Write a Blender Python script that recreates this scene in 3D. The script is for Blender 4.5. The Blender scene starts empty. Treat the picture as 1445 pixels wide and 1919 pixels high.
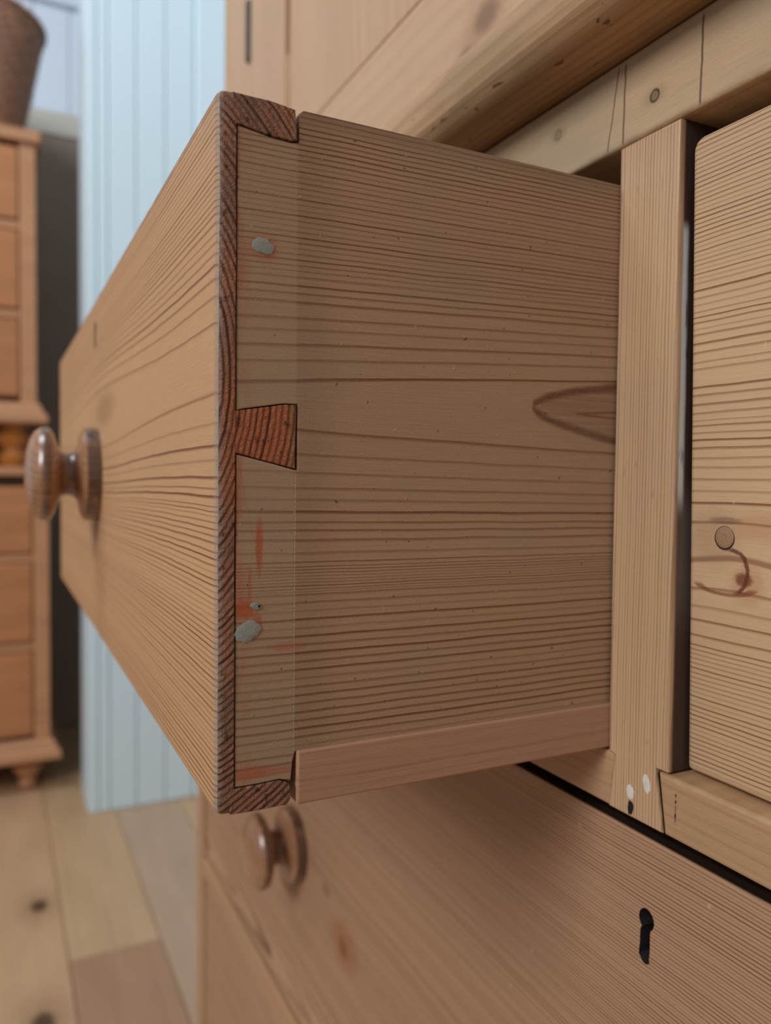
import bpy, bmesh, math, random
from mathutils import Matrix, Vector, noise as mnoise
random.seed(7)
SC = bpy.context.scene
COL = SC.collection
ZC = 0.78                                   # height of the lens above the floor

# ------------------------------------------------------------------ camera
cam_d = bpy.data.cameras.new('camera')
cam = bpy.data.objects.new('camera', cam_d)
COL.objects.link(cam)
SC.camera = cam
cam_d.sensor_fit = 'VERTICAL'
cam_d.sensor_height = 36.0
cam_d.sensor_width = 36.0
cam_d.lens = 1463.0 / 1919.0 * 36.0
cam_d.clip_start = 0.01
cam_d.dof.use_dof = True
cam_d.dof.focus_distance = 0.228
cam_d.dof.aperture_fstop = cam_d.lens / 3.0


def orient():
    f, cx, cy = 1463.0, 722.5, 959.5
    v1 = Vector((-10 - cx, 890 - cy, f)).normalized()
    v2 = Vector((3650 - cx, 934 - cy, f))
    b = (v2 - v1 * v2.dot(v1)).normalized()
    X = -v1
    Y = b
    Z = X.cross(Y)
    right = Vector((X.x, Y.x, Z.x))
    down = Vector((X.y, Y.y, Z.y))
    fwd = Vector((X.z, Y.z, Z.z))
    m = Matrix((right, -down, -fwd)).transposed().to_4x4()
    m.translation = Vector((0.2063, -0.191, ZC))
    return m


cam.matrix_world = orient()

# ------------------------------------------------------------------ world, lamps, exposure
W = bpy.data.worlds.new('world')
SC.world = W
W.use_nodes = True
bg = W.node_tree.nodes['Background']
bg.inputs[0].default_value = (0.80, 0.90, 1.0, 1)
bg.inputs[1].default_value = 0.29


def area(name, loc, target, sx, sy, power, col):
    d = bpy.data.lights.new(name, 'AREA')
    d.shape = 'RECTANGLE'
    d.size = sx
    d.size_y = sy
    d.energy = power
    d.color = col
    o = bpy.data.objects.new(name, d)
    COL.objects.link(o)
    o.location = loc
    o.rotation_euler = (Vector(target) - Vector(loc)).to_track_quat('-Z', 'Y').to_euler()
    return o


area('window_daylight', (0.62, -2.15, 2.02), (-0.1, 0, 0.75), 0.9, 1.0, 34, (0.97, 0.97, 1.02))
area('pier_fill', (-0.75, -1.1, 2.75), (-1.75, 0.1, 1.2), 1.0, 0.8, 23, (0.87, 0.96, 1.06))  # unseen area lamp, added overhead to brighten pier, far wall and floor

vs = SC.view_settings
vs.view_transform = 'Standard'
vs.look = 'None'
vs.exposure = 0.0
vs.gamma = 1.0
vs.use_curve_mapping = False


# ------------------------------------------------------------------ node expressions
def lin(r, g, b):
    def f(c):
        c /= 255.0
        return c / 12.92 if c <= 0.04045 else ((c + 0.055) / 1.055) ** 2.4
    return (f(r), f(g), f(b))


class Ex:
    """number-valued socket with operators; builds Math nodes"""
    nt = None

    def __init__(self, s):
        self.s = s

    @staticmethod
    def m(op, *a, clamp=False):
        n = Ex.nt.nodes.new('ShaderNodeMath')
        n.operation = op
        n.use_clamp = clamp
        for i, v in enumerate(a):
            if isinstance(v, Ex):
                Ex.nt.links.new(v.s, n.inputs[i])
            else:
                n.inputs[i].default_value = float(v)
        return Ex(n.outputs[0])

    def __add__(s, o): return Ex.m('ADD', s, o)
    __radd__ = __add__
    def __sub__(s, o): return Ex.m('SUBTRACT', s, o)
    def __rsub__(s, o): return Ex.m('SUBTRACT', o, s)
    def __mul__(s, o): return Ex.m('MULTIPLY', s, o)
    __rmul__ = __mul__
    def __truediv__(s, o): return Ex.m('DIVIDE', s, o)
    def __rtruediv__(s, o): return Ex.m('DIVIDE', o, s)


def esqrt(a): return Ex.m('SQRT', a)
def efract(a): return Ex.m('FRACT', a)
def efloor(a): return Ex.m('FLOOR', a)
def eabs(a): return Ex.m('ABSOLUTE', a)
def emax(a, b): return Ex.m('MAXIMUM', a, b)
def emin(a, b): return Ex.m('MINIMUM', a, b)
def eexp(a): return Ex.m('EXPONENT', a)
def esin(a): return Ex.m('SINE', a)


def smooth(lo, hi, x):
    """0 at lo, 1 at hi (hi may be below lo)"""
    n = Ex.nt.nodes.new('ShaderNodeMapRange')
    n.interpolation_type = 'SMOOTHSTEP'
    if lo < hi:
        fm, fM, tm, tM = lo, hi, 0, 1
    else:
        fm, fM, tm, tM = hi, lo, 1, 0
    for i, v in ((1, fm), (2, fM), (3, tm), (4, tM)):
        n.inputs[i].default_value = v
    Ex.nt.links.new(x.s, n.inputs[0])
    return Ex(n.outputs[0])


def vec(x, y, z):
    n = Ex.nt.nodes.new('ShaderNodeCombineXYZ')
    for i, v in enumerate((x, y, z)):
        if isinstance(v, Ex):
            Ex.nt.links.new(v.s, n.inputs[i])
        else:
            n.inputs[i].default_value = float(v)
    return n.outputs[0]


def noise(x, y, z, detail=2.0, rough=0.5):
    n = Ex.nt.nodes.new('ShaderNodeTexNoise')
    n.inputs['Scale'].default_value = 1.0
    n.inputs['Detail'].default_value = detail
    n.inputs['Roughness'].default_value = rough
    Ex.nt.links.new(vec(x, y, z), n.inputs['Vector'])
    return Ex(n.outputs[0])


def white(k):
    n = Ex.nt.nodes.new('ShaderNodeTexWhiteNoise')
    n.noise_dimensions = '1D'
    Ex.nt.links.new(k.s, n.inputs['W'])
    return Ex(n.outputs['Value'])


def mixc(f, a, b, mode='MIX'):
    n = Ex.nt.nodes.new('ShaderNodeMix')
    n.data_type = 'RGBA'
    n.blend_type = mode
    n.clamp_factor = True
    for s, v in ((n.inputs[0], f), (n.inputs[6], a), (n.inputs[7], b)):
        if isinstance(v, Ex):
            Ex.nt.links.new(v.s, s)
        elif isinstance(v, (int, float)):
            s.default_value = v
        elif isinstance(v, tuple):
            s.default_value = (*v[:3], 1)
        else:
            Ex.nt.links.new(v, s)
    return n.outputs[2]


def grey(v):
    n = Ex.nt.nodes.new('ShaderNodeCombineColor')
    for i in range(3):
        Ex.nt.links.new(v.s, n.inputs[i])
    return n.outputs[0]


def begin(name):
    m = bpy.data.materials.new(name)
    m.use_nodes = True
    Ex.nt = m.node_tree
    return m, m.node_tree.nodes['Principled BSDF']


def coords(root=(0, 0, 0)):
    t = Ex.nt.nodes.new('ShaderNodeTexCoord')
    s = Ex.nt.nodes.new('ShaderNodeSeparateXYZ')
    Ex.nt.links.new(t.outputs['Object'], s.inputs[0])
    return [Ex(s.outputs[i]) + root[i] for i in range(3)]


def bump(p, h, strength, dist):
    b = Ex.nt.nodes.new('ShaderNodeBump')
    b.inputs['Strength'].default_value = strength
    b.inputs['Distance'].default_value = dist
    Ex.nt.links.new(h.s, b.inputs['Height'])
    Ex.nt.links.new(b.outputs[0], p.inputs['Normal'])


def plain(name, col, rough=0.5, var=0.08, scale=40, metallic=0.0, bumps=0.0, spec=0.5):
    m, p = begin(name)
    x, y, z = coords()
    n = noise(x * scale, y * scale, z * scale, 4, 0.6)
    c = mixc(n, tuple(v * (1 - var) for v in col), tuple(min(1, v * (1 + var)) for v in col))
    Ex.nt.links.new(c, p.inputs['Base Color'])
    p.inputs['Roughness'].default_value = rough
    p.inputs['Metallic'].default_value = metallic
    p.inputs['Specular IOR Level'].default_value = spec
    if bumps:
        bump(p, noise(x * scale * 6, y * scale * 6, z * scale * 6, 3), bumps, 0.001)
    return m


def ring_curve(r, lines):
    """phase that passes an integer at every listed ring line, carried on evenly beyond both ends"""
    lo, hi, zs = lines
    zs = sorted(zs)
    pts = [(zs[0] - 8 * lo, -8.0), (zs[0], 0.0)]
    for i in range(1, len(zs)):
        gap = zs[i] - zs[i - 1]
        wd = min(0.38 * gap, 0.0011)
        pts.append((zs[i] - wd, i - 0.40))
        pts.append((zs[i], float(i)))
    n = len(zs) - 1
    pts.append((zs[-1] + 8 * hi, n + 8.0))
    x0, x1 = pts[0][0], pts[-1][0]
    y0, y1 = pts[0][1], pts[-1][1]
    nd = Ex.nt.nodes.new('ShaderNodeFloatCurve')
    mp_ = nd.mapping
    mp_.use_clip = False
    mp_.extend = 'EXTRAPOLATED'
    cv = mp_.curves[0]
    q = [((x - x0) / (x1 - x0), (y - y0) / (y1 - y0)) for x, y in pts]
    cv.points[0].location = q[0]
    cv.points[1].location = q[-1]
    for c_ in q[1:-1]:
        cv.points.new(*c_)
    for p_ in cv.points:
        p_.handle_type = 'VECTOR'
    mp_.update()
    nd.inputs[0].default_value = 1.0
    Ex.nt.links.new(((r - x0) * (1.0 / (x1 - x0))).s, nd.inputs[1])
    return Ex(nd.outputs[0]) * (y1 - y0) + y0


class Ctx:
    pass


def wood(name, light, dark, root=(0, 0, 0), axes='xzy', pith=(0.0, 0.06), tilt=(0.0, 0.0), ring=0.002,
         warp=0.002, wl=6.0, vary=0.8, contrast=0.9, rough=0.5, fibre=0.18, blotch=0.10, knots=(),
         seed=0.0, edge=(0.50, 0.88), bumpd=0.00025, bs=0.5, spec=0.35, extra=None, zc=ZC, wobble=0.00035, lines=None, pinch=None):
    """sawn pine: growth rings round a pith line; axes = length, across, through; z is counted from lens height"""
    m, p = begin(name)
    x, y, z = coords(root)
    z = z - zc
    d = {'x': x, 'y': y, 'z': z}
    l, a, b = (d[k] for k in axes)
    w1 = (noise(l * wl + seed, a * 9.0, b * 9.0, 2) - 0.5) * (2 * warp)
    w2 = (noise(l * 45.0 + seed, a * 130.0, b * 130.0, 2) - 0.5) * (2 * wobble)
    ra = a - pith[0] - l * tilt[0] + w1
    rb = b - pith[1] - l * tilt[1]
    r = esqrt(ra * ra + rb * rb) + w2
    if lines:
        r = a + w1 * 0.35 + w2
        if pinch:
            ctr, up, su, dn, sd, sfun = pinch
            dz = a - ctr
            stp = smooth(-0.003, 0.003, dz)
            dd = eexp(emax(dz, 0.0) / -su) * up * stp + eexp(emin(dz, 0.0) / sd) * dn * (1.0 - stp)
            r = r - dd * sfun(l)
    kn = None
    for (kl, ka, sl, sa, amp) in knots:
        dl = (l - kl) / sl
        da = (a - ka) / sa
        g = eexp((dl * dl + da * da) * -1.0)
        r = r + g * amp
        kn = g if kn is None else emax(kn, g)
    if lines:
        ph = ring_curve(r, lines) + (noise(l * 1.5, a * 30.0, seed, 1) - 0.5) * (2 * vary)
    else:
        ph = r / ring + (noise(r * 90.0 + seed, seed, 0.0, 1) - 0.5) * (2 * vary)
    t = efract(ph)
    k = efloor(ph)
    st = 0.35 + white(k + seed) * 0.65
    late = smooth(edge[0], edge[1], t) * smooth(1.0, 0.94, t) * st
    fib = noise(l * 55.0 + seed, a * 1800.0, b * 1800.0, 3, 0.6)
    pore = noise(l * 900.0, a * 2600.0, b * 2600.0, 2, 0.6)
    big = noise(l * 5.0 + seed, a * 22.0, b * 22.0, 3)
    col = mixc(late * contrast, light, dark)
    sh = (1.0 - fibre) + fib * (2 * fibre) + (pore - 0.5) * fibre + (big - 0.5) * (2 * blotch)
    c = Ctx()
    c.__dict__.update(x=x, y=y, z=z, l=l, a=a, b=b, late=late, fib=fib, pore=pore, big=big, ph=ph, p=p, kn=kn, h=None)
    col = mixc(1.0, col, grey(sh), 'MULTIPLY')
    if extra:
        col = extra(c, col)
    Ex.nt.links.new(col, p.inputs['Base Color'])
    p.inputs['Roughness'].default_value = rough
    p.inputs['Specular IOR Level'].default_value = spec
    h = late * 0.5 + fib * 0.5 + pore * 0.35
    if c.h is not None:
        h = h + c.h
    bump(p, h, bs, bumpd)
    return m


def spot(u, v, cu, cv, ru, rv, soft=0.35, rag=0.0, seed=0.0):
    """1 inside an ellipse with ragged border"""
    du = (u - cu) / ru
    dv = (v - cv) / rv
    dd = esqrt(du * du + dv * dv)
    if rag:
        dd = dd + (noise(u * (2.6 / ru) + seed, v * (2.6 / rv), seed, 3) - 0.5) * (2 * rag)
    return smooth(1 + soft, 1 - soft, dd)


# ------------------------------------------------------------------ mesh helpers
def link(name, me, mats, parent=None, loc=(0, 0, 0)):
    o = bpy.data.objects.new(name, me)
    COL.objects.link(o)
    for mm in (mats if isinstance(mats, (list, tuple)) else [mats]):
        me.materials.append(mm)
    if parent:
        o.parent = parent
    o.location = loc
    return o


def finish(bm, name, mats, parent=None, org=(0, 0, 0), loc=(0, 0, 0), smooth_=True, angle=40):
    bmesh.ops.translate(bm, verts=bm.verts, vec=(-org[0], -org[1], -org[2]))
    bmesh.ops.recalc_face_normals(bm, faces=bm.faces)
    me = bpy.data.meshes.new(name)
    if smooth_:
        for f in bm.faces:
            f.smooth = f.calc_area() < 6e-5 or len(f.verts) == 4 and f.calc_area() < 4e-4 and len(bm.faces) > 200
        for e in bm.edges:
            if len(e.link_faces) == 2 and e.calc_face_angle(0) > math.radians(angle):
                e.smooth = False
    bm.to_mesh(me)
    bm.free()
    return link(name, me, mats, parent, loc)


def box_bm(x0, x1, y0, y1, z0, z1, bev=0.0015, seg=2, bm=None):
    tmp = bmesh.new()
    bmesh.ops.create_cube(tmp, size=1)
    for v in tmp.verts:
        v.co = Vector(((x0 + x1) / 2 + v.co.x * (x1 - x0), (y0 + y1) / 2 + v.co.y * (y1 - y0), (z0 + z1) / 2 + v.co.z * (z1 - z0)))
    if bev > 0:
        bmesh.ops.bevel(tmp, geom=tmp.edges[:], offset=bev, segments=seg, profile=0.5, affect='EDGES')
    if bm is None:
        return tmp
    join(bm, tmp)
    return bm


def join(bm, tmp):
    me = bpy.data.meshes.new('tmp')
    tmp.to_mesh(me)
    tmp.free()
    bm.from_mesh(me)
    bpy.data.meshes.remove(me)


def ZB(x0, x1, y0, y1, a, b, bev=0.0015, seg=2, bm=None):
    """box with heights counted from the lens height"""
    return box_bm(x0, x1, y0, y1, ZC + a, ZC + b, bev, seg, bm)


def prism(poly, axis, d0, d1, cham=0.0, holes=(), floor_d=None, bm=None):
    """poly: 2-D loop; front cap at d0 (inset by cham), back at d1. axis 'y': (x,z); 'x': (y,z); 'z': (x,y)"""
    bm = bm or bmesh.new()

    def P(u, v, d):
        return {'y': (u, d, v), 'x': (d, u, v), 'z': (u, v, d)}[axis]

    def inset(pl, k):
        n = len(pl)
        area2 = sum(pl[i][0] * pl[(i + 1) % n][1] - pl[(i + 1) % n][0] * pl[i][1] for i in range(n))
        s = 1 if area2 > 0 else -1
        out = []
        for i in range(n):
            a, b, c = Vector(pl[i - 1]), Vector(pl[i]), Vector(pl[(i + 1) % n])
            e1 = (b - a).normalized()
            e2 = (c - b).normalized()
            n1 = Vector((-e1.y, e1.x)) * s
            n2 = Vector((-e2.y, e2.x)) * s
            mm = n1 + n2
            mm = mm / max(0.2, mm.length_squared) * 2
            out.append(tuple(b + mm * k))
        return out
    sgn = 1 if d1 > d0 else -1
    rings = []
    if cham > 0:
        for tt in (0, 0.5, 1.0):
            k = cham * (1 - math.sin(tt * math.pi / 2))
            dd = d0 + sgn * cham * (1 - math.cos(tt * math.pi / 2))
            pl = inset(poly, k)
            rings.append([bm.verts.new(P(u, v, dd)) for u, v in pl])
    else:
        rings.append([bm.verts.new(P(u, v, d0)) for u, v in poly])
    rings.append([bm.verts.new(P(u, v, d1)) for u, v in poly])
    n = len(poly)
    for r0, r1 in zip(rings, rings[1:]):
        for i in range(n):
            bm.faces.new((r0[i], r0[(i + 1) % n], r1[(i + 1) % n], r1[i]))
    bm.faces.new(rings[-1])
    if not holes:
        bm.faces.new(rings[0])
    else:
        edges = [bm.edges.get((rings[0][i], rings[0][(i + 1) % n])) for i in range(n)]
        fd = floor_d if floor_d is not None else d1
        for h in holes:
            k = len(h)
            rim = [bm.verts.new(P(u, v, d0)) for u, v in h]
            cu = sum(q[0] for q in h) / k
            cv = sum(q[1] for q in h) / k
            low = [bm.verts.new(P(cu + (u - cu) * 0.8, cv + (v - cv) * 0.9, fd)) for u, v in h]
            for i in range(k):
                edges.append(bm.edges.new((rim[i], rim[(i + 1) % k])))
                bm.faces.new((rim[i], rim[(i + 1) % k], low[(i + 1) % k], low[i]))
            bm.faces.new(low)
        bmesh.ops.triangle_fill(bm, use_beauty=True, edges=edges)
    return bm


def lathe(prof, n=48, axis='y', c=(0, 0, 0), bm=None):
    """prof: (radius, distance along axis)"""
    bm = bm or bmesh.new()
    rings = []
    for r, d in prof:
        ring = []
        for i in range(n):
            a = 2 * math.pi * i / n
            u, v = r * math.cos(a), r * math.sin(a)
            q = {'y': (u, d, v), 'z': (u, v, d), 'x': (d, u, v)}[axis]
            ring.append(bm.verts.new((c[0] + q[0], c[1] + q[1], c[2] + q[2])))
        rings.append(ring)
    for a, b in zip(rings, rings[1:]):
        for i in range(n):
            bm.faces.new((a[i], a[(i + 1) % n], b[(i + 1) % n], b[i]))
    bm.faces.new(rings[0])
    bm.faces.new(rings[-1])
    return bm


def extrude_x(prof, x0, x1, bm=None):
    """closed (y,z) profile run along x"""
    bm = bm or bmesh.new()
    a = [bm.verts.new((x0, y, z)) for y, z in prof]
    b = [bm.verts.new((x1, y, z)) for y, z in prof]
    n = len(prof)
    for i in range(n):
        bm.faces.new((a[i], a[(i + 1) % n], b[(i + 1) % n], b[i]))
    bm.faces.new(a)
    bm.faces.new(b)
    return bm


def wear(bm, step, amt, freq=60.0, seed=0.0, only=None):
    """cut long edges short and push the corners about a little, as worn wood"""
    for _ in range(4):
        es = [e for e in bm.edges if e.calc_length() > step * 1.6 and (only is None or only(e))]
        if not es:
            break
        bmesh.ops.subdivide_edges(bm, edges=es, cuts=1, use_grid_fill=True)
    for v in bm.verts:
        if only is None or only(v):
            q = v.co * freq + Vector((seed, seed, seed))
            v.co += Vector(mnoise.noise_vector(q)) * amt


def blob(cu, cv, ru, rv, h, seed, axis='x', base=0.0, n=28):
    """low irregular lump on a face (putty, paint): axis x -> (y,z) plane, raised along +x; y -> (x,z), raised along -y"""
    rs = random.Random(seed)
    off = [1 + 0.17 * math.sin(2 * 6.2832 * i / n + seed) + rs.uniform(-0.11, 0.11) for i in range(n)]
    bm = bmesh.new()
    rings = []
    for k, (s, hh) in enumerate(((1.0, -0.4), (0.97, 0.5), (0.8, 0.95), (0.4, 1.0))):
        ring = []
        for i in range(n):
            a = 2 * math.pi * i / n
            f = s * (1 + (off[i] - 1) * (1.0 if k < 2 else 0.5))
            hz = h * hh * (1 + rs.uniform(-0.25, 0.25))
            u, v = cu + ru * f * math.cos(a), cv + rv * f * math.sin(a)
            ring.append(bm.verts.new((base + hz, u, v) if axis == 'x' else (u, base - hz, v)))
        rings.append(ring)
    for a, b in zip(rings, rings[1:]):
        for i in range(n):
            bm.faces.new((a[i], a[(i + 1) % n], b[(i + 1) % n], b[i]))
    bm.faces.new(rings[-1])
    bm.faces.new(rings[0])
    return bm


def thing(name, label, cat, loc, group=None):
    o = bpy.data.objects.new(name, None)
    o.empty_display_size = 0.1
    COL.objects.link(o)
    o.location = loc
    o['label'] = label
    o['category'] = cat
    if group:
        o['group'] = group
    return o


def struct(o):
    o['kind'] = 'structure'
    return o


# ------------------------------------------------------------------ the room
BLUE = lin(214, 226, 230)


def paint_mat(name, col, rough=0.45):
    m, p = begin(name)
    x, y, z = coords()
    n = noise(x * 9, y * 9, z * 2.0, 3)
    s = noise(x * 160, y * 160, z * 9.0, 3)
    c = mixc(n, tuple(v * 0.95 for v in col), col)
    Ex.nt.links.new(c, p.inputs['Base Color'])
    p.inputs['Roughness'].default_value = rough
    bump(p, s, 0.25, 0.0006)
    return m


M_paint = paint_mat('pale blue paint', lin(220, 238, 242))
M_white = paint_mat('white wall paint', lin(238, 246, 254))
M_dark = plain('grey paint', lin(180, 158, 138), 0.55, 0.1, 8)
M_beige = plain('beige paint', lin(238, 228, 210), 0.6, 0.05, 8)

# floor slab with real planks on it
M_slab = plain('dark gap', lin(60, 46, 34), 0.9)
fl = struct(finish(box_bm(-3.2, 3.0, -3.6, 0.62, -0.05, -0.0185, 0), 'floor', M_slab))


def plank_mat(name, light, dark, seed, knots=()):
    def ex(c, col):
        for (kx, ky, rr) in knots:
            col = mixc(spot(c.x, c.y, kx, ky, rr * 1.5, rr, 0.5, 0.25, seed) * 0.92, col, lin(40, 30, 24))
            col = mixc(spot(c.x, c.y, kx, ky, rr * 4, rr * 2.2, 0.8, 0.3, seed) * 0.35, col, lin(120, 84, 56))
        return col
    return wood(name, light, dark, axes='xyz', pith=(0.5, 0.05), ring=0.006, warp=0.012, wl=2.0, contrast=0.55,
                rough=0.42, seed=seed, blotch=0.16, extra=ex, bumpd=0.0003, zc=0.0)


M_pl = [plank_mat('plank tan', lin(204, 166, 126), lin(170, 128, 90), 3.1, [(-1.31, -0.125, 0.014), (-0.975, -0.135, 0.016)]),
        plank_mat('plank brown', lin(176, 136, 102), lin(146, 104, 74), 8.7),
        plank_mat('plank pink', lin(192, 160, 130), lin(160, 124, 98), 12.2),
        plank_mat('plank yellow', lin(202, 166, 124), lin(170, 130, 90), 17.9)]
PW = 0.145
rows = [-0.235 + PW * k for k in range(-7, 6)]
pick = random.Random(11)
for k, y0 in enumerate(rows):
    off = pick.uniform(0.3, 1.6)
    cuts = [-2.62 - off + 1.9 * j for j in range(5)]
    if abs(y0 + 0.09) < 0.01:
        cuts = [-2.9, -1.115, 0.75, 2.6]
    for j in range(len(cuts) - 1):
        c0, c1 = max(-2.62, cuts[j]), min(1.0, cuts[j + 1])
        if c1 - c0 < 0.05:
            continue
        if abs(y0 + 0.235) < 0.01:
            mi = 0
        elif abs(y0 + 0.09) < 0.01:
            mi = 3 if j == 0 else 1
        elif abs(y0 - 0.055) < 0.01:
            mi = 2
        else:
            mi = pick.randrange(4)
        finish(box_bm(c0 + 0.0006, c1 - 0.0006, y0 + 0.0006, y0 + PW - 0.0006, -0.018, pick.uniform(-0.0006, 0), 0.0015, 1),
               'floor_plank', M_pl[mi], fl)

# far wall (boarded), back wall and the boarded pier
wl_ = struct(finish(box_bm(-2.75, -2.62, -3.6, 0.62, -0.05, 2.75, 0), 'wall_left', M_white))
for k in range(12):
    y = -0.95 + k * 0.11
    finish(box_bm(-2.6195, -2.602, y + 0.001, y + 0.109, 0, 2.62, 0.004, 2), 'board', M_white, wl_)
struct(finish(box_bm(-2.62, 3.0, 0.62, 0.74, -0.05, 2.75, 0), 'wall_back', M_white))
struct(finish(box_bm(-2.601, -2.575, -1.0, 0.40, 2.30, 2.365, 0.006, 2), 'trim_1', M_white))

pier = struct(finish(box_bm(-1.83, -1.695, 0.012, 0.619, 0.0, 2.75, 0.002), 'wall_pier', M_paint))
ys = [-0.004, 0.020, 0.044, 0.105, 0.171, 0.236]
for a_, b_ in zip(ys, ys[1:]):
    finish(box_bm(-1.6955, -1.68, a_ + 0.0012, b_ - 0.0006, 0.0, 2.75, 0.0028, 2), 'board', M_paint, pier)
for k in range(4):
    a_ = 0.312 + k * 0.068
    finish(box_bm(-1.6955, -1.68, a_ + 0.0012, a_ + 0.0674, 0.0, 2.75, 0.0028, 2), 'board', M_paint, pier)
finish(box_bm(-1.832, -1.697, -0.004, 0.012, 0.0, 2.75, 0.003), 'board', M_paint, pier)
struct(finish(box_bm(-1.6955, -1.664, 0.2375, 0.3105, 0.0, 2.75, 0.006, 3), 'trim_2', M_paint))

# ------------------------------------------------------------------ chest base (lower half of the press)
XL, XR = -0.617, 0.644
R0 = (0.0136, 0.24, 0.0)
FRL, FRD = lin(190, 148, 110), lin(140, 92, 56)


def pine(name, **k):
    k.setdefault('root', R0)
    return wood(name, k.pop('light', FRL), k.pop('dark', FRD), **k)


M_frame = pine('pine frame', axes='xzy', pith=(0.45, 0.3), ring=0.003, warp=0.004, contrast=0.5, seed=2.0)
M_stile = pine('pine stile', light=lin(188, 146, 110), axes='zxy', pith=(-0.9, 0.1), ring=0.0026, warp=0.004, contrast=0.6, seed=5.0)


def div_extra(c, col):
    # stained inner side with old paint along the edge
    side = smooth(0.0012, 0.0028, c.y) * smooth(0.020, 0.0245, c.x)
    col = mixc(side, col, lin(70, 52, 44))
    streak = side * smooth(0.0012, 0.0022, c.y) * smooth(0.0052, 0.0036, c.y) * smooth(-0.012, -0.002, c.z) * smooth(0.083, 0.078, c.z)
    streak = streak * smooth(0.35, 0.55, noise(c.x * 300, c.y * 300, c.z * 70, 3) + 0.1)
    col = mixc(streak * 0.95, col, lin(226, 226, 224))
    low = smooth(-0.055, -0.03, c.z) * smooth(0.004, -0.012, c.z) * side
    col = mixc(low * 0.4, col, lin(130, 120, 112))
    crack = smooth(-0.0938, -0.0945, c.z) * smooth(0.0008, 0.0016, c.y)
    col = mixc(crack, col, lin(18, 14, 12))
    sp = smooth(0.66, 0.72, noise(c.x * 300, c.y * 300, c.z * 90, 3))
    return mixc(sp * 0.22, col, lin(120, 80, 50))


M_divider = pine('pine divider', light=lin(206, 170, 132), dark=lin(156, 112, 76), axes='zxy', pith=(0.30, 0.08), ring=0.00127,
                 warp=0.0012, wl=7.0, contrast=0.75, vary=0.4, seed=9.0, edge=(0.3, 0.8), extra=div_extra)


def rail_extra(c, col):
    col = mixc(smooth(0.35, 0.75, noise(c.x * 14, c.y * 14, c.z * 60, 2)) * 0.45, col, lin(150, 142, 124))
    for sx, w in ((0.0012, 0.0004), (0.0335, 0.0004), (-0.0040, 0.0003)):
        bend = (noise(c.z * 120 + sx * 900, 0.0, 0.0, 2) - 0.5) * 0.0012
        tilt = (c.z - 0.128) * (0.18 if sx < 0 else 0.02)
        lnn = smooth(w * 1.5, w * 0.5, eabs(c.x - sx - bend - tilt)) * smooth(0.1138, 0.1150, c.z) * smooth(0.1415, 0.1395, c.z)
        col = mixc(lnn * 0.75, col, lin(62, 44, 32))
    for kx, kz, rr in ((0.0148, 0.1246, 0.0021), (-0.0335, 0.1305, 0.0020)):
        col = mixc(spot(c.x, c.z, kx, kz, rr * 2.2, rr * 1.3, 0.6, 0.2) * 0.35, col, lin(140, 110, 76))
        ring = spot(c.x, c.z, kx, kz, rr, rr, 0.18, 0.1) - spot(c.x, c.z, kx, kz, rr * 0.72, rr * 0.72, 0.2, 0.1)
        core = spot(c.x, c.z, kx, kz, rr, rr, 0.2, 0.1)
        f = 1.0 if kx > 0 else 0.4
        col = mixc(core * 0.7 * f, col, lin(120, 94, 70))
        col = mixc(ring * 0.85 * f, col, lin(58, 42, 32))
    low = smooth(0.1165, 0.1140, c.z) * smooth(0.3, 0.65, noise(c.x * 60, c.z * 200, 0.0, 3))
    return mixc(low * 0.55, col, lin(120, 84, 48))


M_rail = pine('pine top rail', light=lin(206, 174, 134), dark=lin(178, 142, 102), axes='xzy', pith=(0.128, 0.25), ring=0.0045,
              warp=0.005, contrast=0.5, seed=4.0, blotch=0.14, extra=rail_extra)


def lowrail_extra(c, col):
    e = smooth(-0.0952, -0.0938, c.z) * smooth(0.4, 0.6, noise(c.x * 90, 0.0, 0.0, 3))
    col = mixc(e * 0.6, col, lin(206, 174, 128))
    s = smooth(0.0004, 0.0002, eabs(c.x - 0.0312)) * smooth(-0.096, -0.098, c.z) * smooth(-0.109, -0.106, c.z)
    s = s * smooth(0.42, 0.58, noise(c.z * 500, 0.0, 0.0, 2))
    return mixc(s, col, lin(50, 34, 24))


M_lowrail = pine('pine drawer rail', light=lin(190, 150, 112), dark=lin(162, 116, 78), axes='xzy', pith=(0.3, 0.2), ring=0.004,
                 warp=0.004, contrast=0.35, seed=6.0, extra=lowrail_extra)

base = thing('press_chest', 'drawer half of an old pine press, its upper left drawer pulled out towards the room', 'chest', R0)


def part(bm, name, mat, parent=None, label=None, sm=True):
    p_ = parent or base
    o = finish(bm, name, mat, p_, R0, sm)if False else finish(bm, name, mat, p_, R0)
    if label:
        o['label'] = label
    return o


part(ZB(XL, XL + 0.02, 0.001, 0.478, -0.70, 0.1425, 0.002), 'side_panel', M_stile)
part(ZB(XR - 0.02, XR, 0.001, 0.478, -0.70, 0.1425, 0.002), 'side_panel', M_stile)
part(ZB(XL + 0.0005, XL + 0.055, 0.0, 0.022, -0.0936, 0.1424, 0.002, 3), 'stile', M_stile)
part(ZB(XR - 0.055, XR - 0.0005, 0.0, 0.022, -0.0936, 0.1424, 0.002, 3), 'stile', M_stile)
part(ZB(XL + 0.0005, XL + 0.0270, 0.0, 0.022, -0.70, -0.0938, 0.002, 3), 'stile', M_stile)
part(ZB(XR - 0.0270, XR - 0.0005, 0.0, 0.022, -0.70, -0.0938, 0.002, 3), 'stile', M_stile)
part(ZB(XL + 0.02, XR - 0.02, 0.47, 0.478, -0.70, 0.142, 0.001), 'back_panel', M_frame)
part(ZB(XL + 0.02, XR - 0.02, 0.022, 0.47, 0.1305, 0.142, 0.001), 'top_panel', M_frame)
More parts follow.
